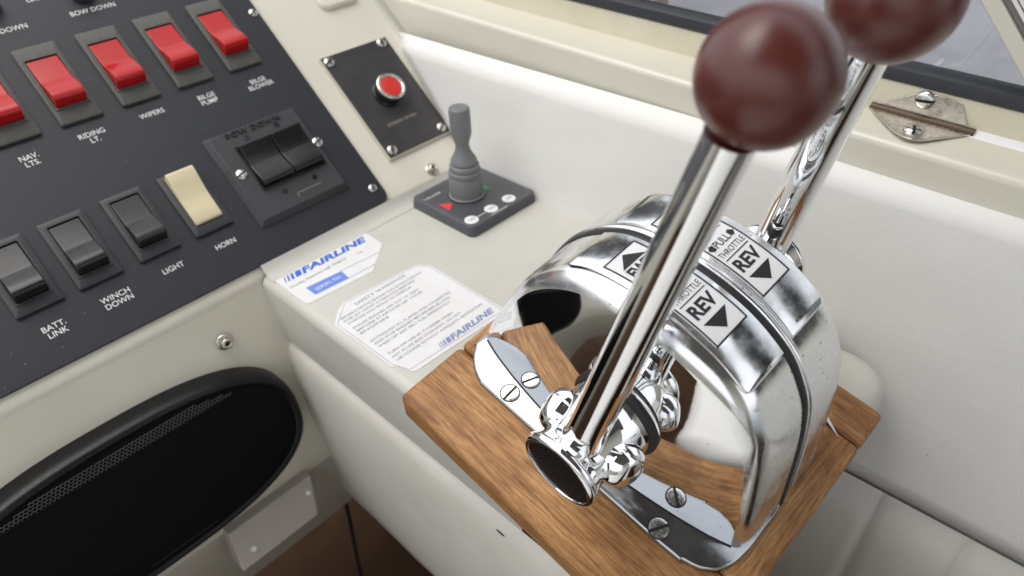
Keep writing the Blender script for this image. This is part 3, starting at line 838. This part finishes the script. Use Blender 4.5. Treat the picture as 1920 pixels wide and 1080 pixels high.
# ------------------------------------------------------------------ hull side: padded lining, moulding, window
PN = Vector((-0.9791, -0.0265, 0.2015)).normalized()
PC = Vector((0.3745, 0.420, 0.052))
def pad_pt(Y, z, out=0.0):            # point of the padded plane at (Y, z), moved out of it
    X = PC.x - (PN.y * (Y - PC.y) + PN.z * (z - PC.z)) / PN.x
    return Vector((X, Y, z)) + PN * out
lin = MB()
rows = []
nY, nz_ = 90, 26
for i in range(nY + 1):
    f = i / nY
    row = []
    for j in range(nz_ + 1):
        g = j / nz_
        z = 0.0965 - g * (0.0965 + 0.099)
        yf = min(0.5345, 0.415 + (z + 0.001) / math.tan(A40) + 0.004) if z > 0.0 else 0.4175
        yf = yf if z > 0 else 0.4175
        Y = yf - f * (yf + 0.40)
        dz = (0.0965 - z); db = (z + 0.099); dy = yf - Y
        edge = 1.0
        for d, r in ((dz, 0.010), (db, 0.006), (dy, 0.010)):
            if d < r: edge *= math.sqrt(max(0.0, 1 - (1 - d / r) ** 2))
        out = -0.012 + 0.012 * edge
        out += 0.0006 * noise.noise((Y * 9, z * 14, 0.3)) + 0.0005 * noise.noise((Y * 24, z * 40, 2.3)) * edge
        row.append(pad_pt(Y, z, out))
    rows.append(row)
lin.rings(rows, closed=False)
pad = thing("side_lining", Matrix.Identity(4), "long smooth white padded vinyl lining along the hull side", "lining panel")
lin.build("cushion", M_VINYL, pad, smooth=80)

low = thing("lower_lining", Matrix.Identity(4), "pleated off-white vinyl lining below the long white side panel", "lining panel")
ys = [0.181, 0.129, 0.077, 0.025, -0.027, -0.079, -0.131, -0.183]
for a, b in zip(ys[:-1], ys[1:]):
    rows = []
    for i in range(13):
        Y = a + (b - a) * i / 12
        row = []
        for j in range(15):
            z = -0.1005 - 0.24 * (j / 14)
            e = 1.0
            for d, r in ((a - Y, .0022), (Y - b, .0022), (-0.1005 - z, .003)):
                if d < r: e *= math.sqrt(max(0, 1 - (1 - max(d, 0) / r) ** 2))
            row.append(pad_pt(Y, z, -0.0060 + 0.0035 * e))
        rows.append(row)
    MB().rings(rows, closed=False).build("pleat", M_VINYLP, low, smooth=80)
MB().add([pad_pt(0.3, -0.09, -0.011), pad_pt(-0.4, -0.09, -0.011), pad_pt(-0.4, -0.36, -0.011), pad_pt(0.3, -0.36, -0.011)], [(0, 1, 2, 3)]).build("backing", M_VINYL2, low)

def zs(Y): return 0.0193 * (Y - 0.5)      # the moulding drops slightly going aft
side = thing("side_moulding", Matrix.Identity(4), "cream fibreglass ledge below the side window", "side moulding")
pf = [(.401, .060), (.4015, .085), (.4015, .1165), (.4019, .1190), (.4030, .1204), (.4050, .1211), (.412, .1218), (.430, .1230), (.445, .1236), (.50, .124)]
MB().rings([[(x, Y, z + zs(Y)) for x, z in pf] for Y in (0.70, 0.5, 0.3, 0.1, -0.1, -0.5)], closed=False).build("ledge", M_GRP, side, smooth=60)

win = thing("side_window", Matrix.Identity(4), "side window with cream frame, black rubber gasket and clear glass", "window")
XF = 0.4372
def sweep(poly, y0=0.75, y1=-0.5):
    return MB().rings([[(x, Y, z + zs(Y)) for x, z in poly] for Y in (y0, 0.5, 0.3, 0.1, -0.1, y1)], True, True, True)
sweep([(XF, .1232), (XF + .014, .1236), (XF + .014, .1445), (XF + .0012, .1420), (XF, .1405)]).build("frame", mat("yellowed_frame", (0.70, 0.66, 0.52), 0.35, vary=(40, (0.62, 0.57, 0.42), 0.5)), win, smooth=30)
sweep([(XF + .0002, .1412), (XF + .010, .1412), (XF + .010, .1516), (XF + .004, .1516), (XF - .0006, .1490), (XF - .0012, .1450), (XF - .0008, .1420)]).build("gasket", M_GASK, win, smooth=40)
MB().rings([[(x, Y, z) for x, z in ((XF + .006, .14), (XF + .010, .14), (XF + .010, .60), (XF + .006, .60))] for Y in (0.75, -0.5)], True, True, True).build("pane", M_GLASS, win, smooth=0)
MB().rings([[(x, Y, z + zs(Y)) for x, z in ((XF - .0006, .1222), (XF - .006, .1226), (XF - .0030, .1246), (XF + .0002, .1260))] for Y in (0.075, 0.0, -0.2)], True, True, True).build("sealant", M_PAPER2, win, smooth=40)
# raked post of the opening part
def post(d0, d1, x0, x1, mt, nm):
    P = [Vector((0, 0.0865, 0.1840)), Vector((0, 0.0560, 0.1515))]
    d = (P[1] - P[0]).normalized(); n = Vector((0, -d.z, d.y)); n = n if n.y < 0 else -n
    a, b = P[0] - d * 0.30, P[1] + d * 0.030
    V = []
    for x in (x0, x1):
        for p in (a + n * d0, b + n * d0, b + n * d1, a + n * d1): V.append((x, p.y, p.z))
    MB().add(V, [(0, 1, 2, 3), (4, 5, 6, 7), (0, 1, 5, 4), (1, 2, 6, 5), (2, 3, 7, 6), (3, 0, 4, 7)]).build(nm, mt, win, bevel=0.0006, segs=2)
post(-0.0008, 0.0002, XF + .002, XF + .0055, M_RUBBER, "post_seal")
post(0.0002, 0.0078, XF - .001, XF + .0055, M_GRP, "post")
post(0.0079, 0.0112, XF + .0015, XF + .0055, M_FRAMEG, "post_seal")
post(0.0113, 0.0133, XF - .0005, XF + .0055, M_ALU, "rail")
post(0.0134, 0.0138, XF + .002, XF + .0055, M_RUBBER, "post_seal")
post(0.0139, 0.0200, XF - .0005, XF + .0055, M_ALU, "rail")

# metal catch: folded plate, one leaf on the ledge and one on the window frame
hin = thing("window_catch", Matrix.Identity(4), "tarnished folded metal catch with two screws below the window", "window catch")
def lz(Y): return .1232 + zs(Y)
low_leaf = [(.4350, .1255), (.4280, .1190), (.4170, .1085), (.4095, .1000), (.4063, .0940), (.4062, .0895), (.4090, .0850), (.4170, .0790), (.4260, .0725), (.4350, .0655)]
n = len(low_leaf)
MB().add([(x, y, lz(y) + .0001) for x, y in low_leaf] + [(x, y, lz(y) + .0013) for x, y in low_leaf],
         [tuple(range(n)), tuple(range(2 * n - 1, n - 1, -1))] + [(i, (i + 1) % n, n + (i + 1) % n, n + i) for i in range(n)]).build("lower_leaf", M_DULL, hin, bevel=0.0003, segs=2)
up = [(.1240, .0005), (.1130, .0080), (.0985, .0165), (.0850, .0168), (.0765, .0145), (.0690, .0005)]
n = len(up)
MB().add([(XF - .0002, y, lz(y) + z) for y, z in up] + [(XF - .0016, y, lz(y) + z) for y, z in up],
         [tuple(range(n)), tuple(range(2 * n - 1, n - 1, -1))] + [(i, (i + 1) % n, n + (i + 1) % n, n + i) for i in range(n)]).build("upper_leaf", M_DULL, hin, bevel=0.0003, segs=2)
MB().tube([(XF - .0022, .1235, lz(.1235) + .0012), (XF - .0022, .0660, lz(.0660) + .0012)], .0025, 12).build("fold", mat("shaded_fold", (0.10, 0.072, 0.05), 0.45, 0.8), hin)  # dark brown tube: the shadow in the crease put into its colour
s1 = screw(hin, 0, 0, 0, 0.0056, 0.3, h=0.002)
s1.matrix_world = Matrix.Translation((.4185, .0930, lz(.0930) + .0013))
s2 = screw(hin, 0, 0, 0, 0.0054, 0.1, h=0.0026)
s2.matrix_world = frame((XF - .0016, .0960, lz(.0960) + .0125), (0, 1, 0), (0, 0, 1), (1, 0, 0)) @ Matrix.Rotation(math.pi, 4, 'X')

# outside on the side deck
for x, y, l in ((0.85, 0.680, "first weathered rope beyond the window, left of the wooden ball"), (0.85, 0.590, "second weathered rope beyond the window, just left of the wooden ball"), (0.85, 0.545, "third weathered rope beyond the window, above the wooden ball")):
    o = MB().tube([(x, y, 0.0), (x, y, 0.3), (x, y, 1.0)], 0.010, 10).build("rope", M_ROPE)
    tag(o, l, "rope", "ropes beyond the window")
o = MB().box((0.70, -0.6, 0.0005), (0.73, 0.26, 0.012)).build("deck_rail", M_DARK, bevel=0.002); tag(o, "dark rail strip lying on the grey deck beyond the window", "rail")

# ------------------------------------------------------------------ teak block
blk = thing("teak_block", THR, "varnished brown teak mounting block under the chrome throttle", "wood block")
WT = 0.022
def board(u0, v0, u1, v1, m, w1=WT):
    MB().box((u0, v0, -0.001), (u1, v1, w1)).build("board", m, blk, bevel=0.0035, segs=4)
board(0.0000, -0.1905, 0.0458, 0.0050, M_WOODV)
board(0.0461, -0.1905, 0.1500, 0.0050, M_WOODU, WT - 0.0002)
board(0.1503, -0.1905, 0.1765, 0.0050, M_WOODV)

chip = thing("plastic_sliver", THR, "white plastic sliver lying on the teak against the chrome housing", "sliver")
MB().add([(.1522, -.1650, WT + .0003), (.1540, -.1668, WT + .0003), (.1462, -.1790, WT + .0003), (.1522, -.1650, WT + .0014), (.1540, -.1668, WT + .0014), (.1462, -.1790, WT + .0008)],
         [(0, 1, 2), (3, 4, 5), (0, 1, 4, 3), (1, 2, 5, 4), (2, 0, 3, 5)]).build("shard", M_PAPER2, chip, smooth=0)
# ------------------------------------------------------------------ throttle
tc = thing("throttle_control", THR, "polished chrome twin lever engine throttle with two wooden balls", "throttle")
raw = [(-.1762, .022), (-.1740, .035), (-.1692, .062), (-.1642, .085), (-.1588, .103), (-.152, .1145), (-.143, .1255), (-.1275, .1345), (-.114, .1385), (-.1, .1400), (-.09, .1396), (-.067, .1360), (-.0527, .1280), (-.038, .1140), (-.0257, .095), (-.0140, .066), (-.0045, .040), (.0010, .022)]
def catmull(P, sub):
    P = [Vector(p) for p in P]
    Q = [P[0] * 2 - P[1]] + P + [P[-1] * 2 - P[-2]]
    out = []
    for i in range(1, len(Q) - 2):
        for k in range(sub):
            t = k / sub
            a, b, c, d = Q[i - 1], Q[i], Q[i + 1], Q[i + 2]
            out.append(0.5 * ((2 * b) + (c - a) * t + (2 * a - 5 * b + 4 * c - d) * t * t + (3 * b - a - 3 * c + d) * t ** 3))
    out.append(P[-1])
    return out
PROF = catmull(raw, 6)
# even it out a little
for _ in range(6):
    PROF = [PROF[0]] + [(PROF[i - 1] + PROF[i] * 2 + PROF[i + 1]) / 4 for i in range(1, len(PROF) - 1)] + [PROF[-1]]
ARC = [0.0]
for a, b in zip(PROF[:-1], PROF[1:]): ARC.append(ARC[-1] + (b - a).length)
def prof_at(s, off=0.0):
    s = max(0.0, min(ARC[-1] - 1e-9, s))
    for i in range(len(ARC) - 1):
        if ARC[i + 1] >= s:
            t = (s - ARC[i]) / (ARC[i + 1] - ARC[i])
            p = PROF[i].lerp(PROF[i + 1], t)
            a = PROF[max(i - 1, 0)]; b = PROF[min(i + 2, len(PROF) - 1)]
            d = (b - a).normalized()
            return p + Vector((-d.y, d.x)) * off      # outwards
    return PROF[-1]
if (prof_at(0.16, 0.01) - Vector((-.0865, .06))).length < (prof_at(0.16) - Vector((-.0865, .06))).length:
    _pa = prof_at
    prof_at = lambda s, off=0.0: _pa(s, -off)
BC = Vector((-.0876, .022))
def shell(uL, sgn, steps):
    """steps: (distance from the joint, scale about the base centre)"""
    rg = []
    for d, s in steps:
        rg.append([(uL + sgn * d, BC.x + (p.x - BC.x) * s, BC.y + (p.y - BC.y) * s) for p in PROF])
    return MB().rings(rg, closed=False)
top_steps = [(0.0, .985), (0.0002, 1.0), (0.006, 1.0), (0.013, 1.0), (0.020, 1.0), (0.0245, .9995), (0.0275, .995), (0.0302, .986), (0.0324, .973), (0.0340, .956), (0.0350, .936)]
face_steps = [(0.0350, .936), (0.0357, .915), (0.0367, .88), (0.0383, .82), (0.0399, .74), (0.0417, .64), (0.0433, .53), (0.0447, .42), (0.0458, .32), (0.0466, .22), (0.0470, .12), (0.0472, .02)]
for uL, sgn in ((0.0925, -1), (0.0965, 1)):
    h = shell(uL, sgn, top_steps).build("housing", M_CHROME, tc, smooth=50)
    shell(uL, sgn, face_steps).build("side_cover", M_FACE, h, smooth=60)
# rubber joint and the bead along the right housing
MB().rings([[(u, BC.x + (p.x - BC.x) * s, BC.y + (p.y - BC.y) * s) for p in PROF] for u, s in ((.0916, .95), (.0916, 1.003), (.0926, 1.009), (.0946, 1.009), (.0954, 1.004), (.0954, .95))], closed=False).build("gasket", M_RUBBER, tc, smooth=40)
rg = []
for k in range(9):
    a = math.pi * k / 8
    rg.append([(0.0972 - 0.0021 * math.cos(a), *(q := prof_at(s * ARC[-1] / 110, 0.0018 * math.sin(a) - 0.0002))) for s in range(111)])
MB().rings(rg, closed=False).build("bead", M_CHROME, tc, smooth=60)
# raised cover bands that carry the labels
def band(u0, u1, s0, s1, off, name, m, parent, rc=0.0, nstep=60):
    rg = []
    e = 0.0006
    for i in range(nstep + 1):
        s = s0 + (s1 - s0) * i / nstep
        a, b = u0, u1
        if rc:                                       # rounded end corner towards the outside
            for d in (s - s0, s1 - s):
                if d < rc:
                    k = rc - math.sqrt(max(0, rc * rc - (rc - d) ** 2))
                    if rc > 0: b = b - k if u1 > 0.1 else b; a = a + k if u0 < 0.08 else a
        o_ = off if 0 < i < nstep else 0.0
        row = []
        for u, oo in ((a, 0.0), (a + e * 0.3, o_ * 0.8), (a + e, o_), (b - e, o_), (b - e * 0.3, o_ * 0.8), (b, 0.0)):
            p = prof_at(s, oo - (0.0002 if oo == 0 else 0))
            row.append((u, p.x, p.y))
        rg.append(row)
    return MB().rings(rg, closed=False).build(name, m, parent, smooth=28)
band(0.0655, 0.0918, 0.1120, 0.2110, 0.0011, "cover_band", M_CHROME, tc, 0.004)
band(0.0998, 0.1250, 0.1140, 0.2110, 0.0011, "cover_band", M_CHROME, tc, 0.006)

def label_plate(u0, u1, ds):
    L = band(u0, u1, 0.1335 + ds, 0.1905 + ds, 0.0015, "label_plate", M_PAPER2, tc)
    uc = (u0 + u1) / 2; W = u1 - u0
    def lay(vs, fs, name="lettering", m=M_INK, off=0.00165):
        V = []
        for a, b in vs:
            p = prof_at(b + ds, off); V.append((a, p.x, p.y))
        MB().add(V, fs).build(name, m, L, smooth=0)
    def quad(a, b, c, d, nn=16):
        vs, fs = [], []
        for i in range(nn + 1):
            s = b + (d - b) * i / nn
            vs += [(a, s), (c, s)]
            if i: fs.append((2 * i - 2, 2 * i - 1, 2 * i + 1, 2 * i))
        return vs, fs
    t = 0.0008
    V, F = [], []
    for q in ((u0 + .0003, .1338, u0 + .0003 + t, .1902), (u1 - .0003 - t, .1338, u1 - .0003, .1902), (u0 + .0003 + t, .1338, u1 - .0003 - t, .1338 + t), (u0 + .0003 + t, .1902 - t, u1 - .0003 - t, .1902),
              (u0 + .0025, .1536, u1 - .0025, .1541), (u0 + .0025, .1725, u1 - .0025, .1730)):
        vs, fs = quad(*q); k = len(V); V += vs; F += [tuple(i + k for i in f) for f in fs]
    lay(V, F, "border")
    def put(body, s, h, w, bold=0.0):
        vs, fs = text_poly(body, h, width=w, bold=bold)
        lay([(uc + a, s + b) for a, b in vs], fs)
    def trg(s_base, s_apex, hw, m=M_INK):
        vs, fs = [], []
        for i in range(7):
            k = i / 6
            s = s_base + (s_apex - s_base) * k; w = hw * (1 - k) + 1e-5
            vs += [(uc - w, s), (uc + w, s)]
            if i: fs.append((2 * i - 2, 2 * i - 1, 2 * i + 1, 2 * i))
        lay(vs, fs, "arrow", m)
    trg(.1432, .1366, .0072)
    put("REV", .1488, .0058, .0145, 0.035)
    put("THROTTLE", .1566, .0028, .0165)
    put("PULL", .1615, .0036, .0092, 0.01)
    for sg in (-1, 1):
        vs = [(uc + sg * .0052, .1600), (uc + sg * .0066, .1600), (uc + sg * .0066, .1593), (uc + sg * .0088, .1615), (uc + sg * .0066, .1637), (uc + sg * .0066, .1630), (uc + sg * .0052, .1630)]
        lay(vs, [tuple(range(7))], "arrow")
    put("NEUTRAL", .1682, .0028, .0150)
    put("FWD", .1778, .0058, .0145, 0.035)
    trg(.1818, .1882, .0072)
label_plate(0.0680, 0.0892, 0.0)
label_plate(0.1006, 0.1212, 0.0005)

# dark joint where the covers meet the flange
st_ = [(0.0925 - d, q) for d, q in face_steps]
line = [(u, BC.x + .0880 * q) for u, q in st_] + [(u, BC.x - .0884 * q) for u, q in reversed(st_)]
V, F = [], []
for i, (u, v) in enumerate(line):
    V += [(u - .0005, v, WT + .0032), (u - .0005, v, WT + .00365), (u + .002, v, WT + .00365)]
    if i: k = 3 * i; F += [(k - 3, k, k + 1, k - 2), (k - 2, k + 1, k + 2, k - 1)]
MB().add(V, F).build("base_joint", M_RUBBER, tc, smooth=0)
# base flange
outl = [(.0355, -.030), (.0360, -.022), (.0385, -.0150), (.0430, -.0085), (.0500, -.0030), (.0600, -.0010), (.1300, -.0040), (.1460, -.0100), (.1540, -.020), (.1545, -.150), (.1480, -.162), (.1300, -.1690), (.0960, -.1690), (.0930, -.1765),
        (.0700, -.1775), (.0560, -.1765), (.0460, -.1730), (.0395, -.1660), (.0362, -.1560), (.0352, -.1450)]
loop = [Vector(p) for p in outl]
outl = []
for i in range(len(loop)):
    p0, p1, p2, p3 = loop[i - 1], loop[i], loop[(i + 1) % len(loop)], loop[(i + 2) % len(loop)]
    n_ = 4 if (p2 - p1).length < .03 else 1
    for q in range(n_):
        t = q / n_
        outl.append(tuple(0.5 * ((2 * p1) + (p2 - p0) * t * .9 + (2 * p0 - 5 * p1 + 4 * p2 - p3) * t * t + (3 * p1 - p0 - 3 * p2 + p3) * t ** 3)) if n_ > 1 else tuple(p1))
def shrink(poly, d):
    P = [Vector(p) for p in poly]
    c = sum(P, Vector((0, 0))) / len(P)
    out = []
    for i in range(len(P)):
        t = (P[(i + 1) % len(P)] - P[i - 1]).normalized()
        nn = Vector((-t.y, t.x))
        out.append(P[i] + nn * (d if nn.dot(c - P[i]) > 0 else -d))
    return out
MB().rings([[(p[0], p[1], WT + z) for p in shrink(outl, d)] for z, d in ((-.0001, 0.0), (.0016, 0.0), (.0024, .0003), (.0030, .0009), (.0034, .0019))], True, True, True).build("base_flange", M_FLANGE, tc, smooth=40)
for u, v, a in ((.0424, -.0385, 0.05), (.0407, -.1405, -0.5)):
    screw(tc, u, v, WT + 0.0034, 0.0051, a, h=0.0005, material=M_STEEL)
    MB().lathe([(0.0057, 0), (0.0057, 0.00015)], (u, v, WT + 0.0034), seg=24).build("countersink", M_SLOT, tc, smooth=0)

# levers with hubs
def lever(sgn, ball, rb, uh, aim=None):
    """sgn -1 = left of the housing, +1 = right; uh = u of the housing side where the hub starts"""
    hv, hw = -.0985, .0765
    k = -sgn
    lv = bpy.data.objects.new("lever", None)
    base = Vector((uh - k * 0.0266, hv, hw))
    B = Vector(ball)
    B0 = Vector(aim) if aim else B
    d = (B0 - base)
    L = d.length; d.normalize()
    pts, rad = [], []
    for i in range(17):
        t = i / 16
        pts.append(base + d * (0.006 + (L - 0.006 - rb * 0.9) * t))
        rad.append(0.0100 - 0.0012 * min(1, t / 0.12) - 0.0014 * t)
    bar = MB().tube(pts, rad, 28).build("lever", M_LEVER, tc, smooth=60)
    # knob
    mb = MB()
    rows = [(max(1e-5, math.sin(math.pi * i / 28)) * rb, -math.cos(math.pi * i / 28) * rb) for i in range(29)]
    mb.lathe(rows, B, axis=d, seg=48, cap0=False, cap1=False).build("knob", M_KNOB, bar, smooth=80)
    ax = (-k, 0, 0)
    c0 = (uh, hv, hw)
    HS = 0.90
    sm = lambda P: [(p.x, p.y) for p in catmull(P, 5)]
    MB().lathe([(.0246, -.012), (.0246, -.0030), (.0240, -.0022), (.0226, -.0018)], c0, ax, 48, False, False).build("collar", M_FACE, bar, smooth=40)
    hub = MB().lathe([(.0234, -.0024), (.0234, .0002), (.0226, .0010), (.020, .0012)], c0, ax, 48, False, True).build("hub_seal", M_RUBBER, bar, smooth=40)
    hub = MB().lathe([(r, h * HS) for r, h in sm([(.0208, .0010), (.0210, .0026), (.0209, .0070), (.0206, .0120), (.0194, .0180), (.0178, .0240), (.0168, .0295), (.0174, .0340), (.0190, .0372), (.0200, .0392), (.0198, .0416), (.0188, .0428), (.0174, .0430), (.0170, .0422)])], c0, ax, 48, False, False).build("hub", M_LEVER, bar, smooth=70)
    MB().lathe([(r, h * HS) for r, h in ((.0172, .0416), (.0170, .0423), (.0120, .0424), (.001, .0425))], c0, ax, 48, False, True).build("hub_cap", M_BLACK, bar, smooth=50)
    # cross bosses with rounded ends
    cb = Vector((uh - k * 0.0130, hv, hw))
    for sg in (-1, 1):
        av = Vector((-k * 0.25, sg * 1.0, 0.22)).normalized()
        MB().lathe([(max(r, .0003), h) for r, h in sm([(.0100, .004), (.0106, .012), (.0108, .0175), (.0103, .0210), (.0086, .0240), (.0058, .0258), (.0004, .0265)])], cb, av, 32, False, True).build("boss", M_LEVER, bar, smooth=70)
    return bar
lever(-1, (.0575, -.1095, .2586), .0176, .0482, (.0545, -.1087, .2586))
lever(1, (.1305, -.1107, .2490), .0192, .1408)

# ------------------------------------------------------------------ unseen surroundings of the camera; seat and bulkhead added for the light
seat = thing("reflecting_seat", Matrix.Identity(4), "added white seat, unseen beside and behind the camera, reflected in the chrome", "seat")  # added out of view to reflect white in the chrome and shade the footwell
MB().box((-0.80, -0.62, -0.36), (0.00, 0.165, -0.24)).build("cushion", M_VINYL, seat, bevel=0.045, segs=5)
MB().box((-0.80, -0.76, -0.24), (-0.03, -0.63, 0.12)).build("backrest", M_VINYL, seat, bevel=0.04, segs=4)
MB().box((-0.76, -0.60, -0.60), (-0.04, 0.12, -0.361)).build("plinth", M_FLOOR, seat, bevel=0.01, segs=2)
g = MB().box((-1.10, -1.6, -0.60), (-1.05, 0.60, 0.10)).build("cabin_side", M_GRP); tag(g, kind='structure')
g = MB().box((-0.80, -1.6, 0.95), (0.31, 0.22, 1.00)).build("cabin_roof", mat("canopy_lining", (0.22, 0.20, 0.18), 0.8), bevel=0.01); tag(g, kind='structure')
g = MB().box((-0.80, -1.3, -0.60), (0.10, -1.25, 0.949)).build("shading_bulkhead", M_GRP); tag(g, kind='structure')  # added out of view to darken the dash wall
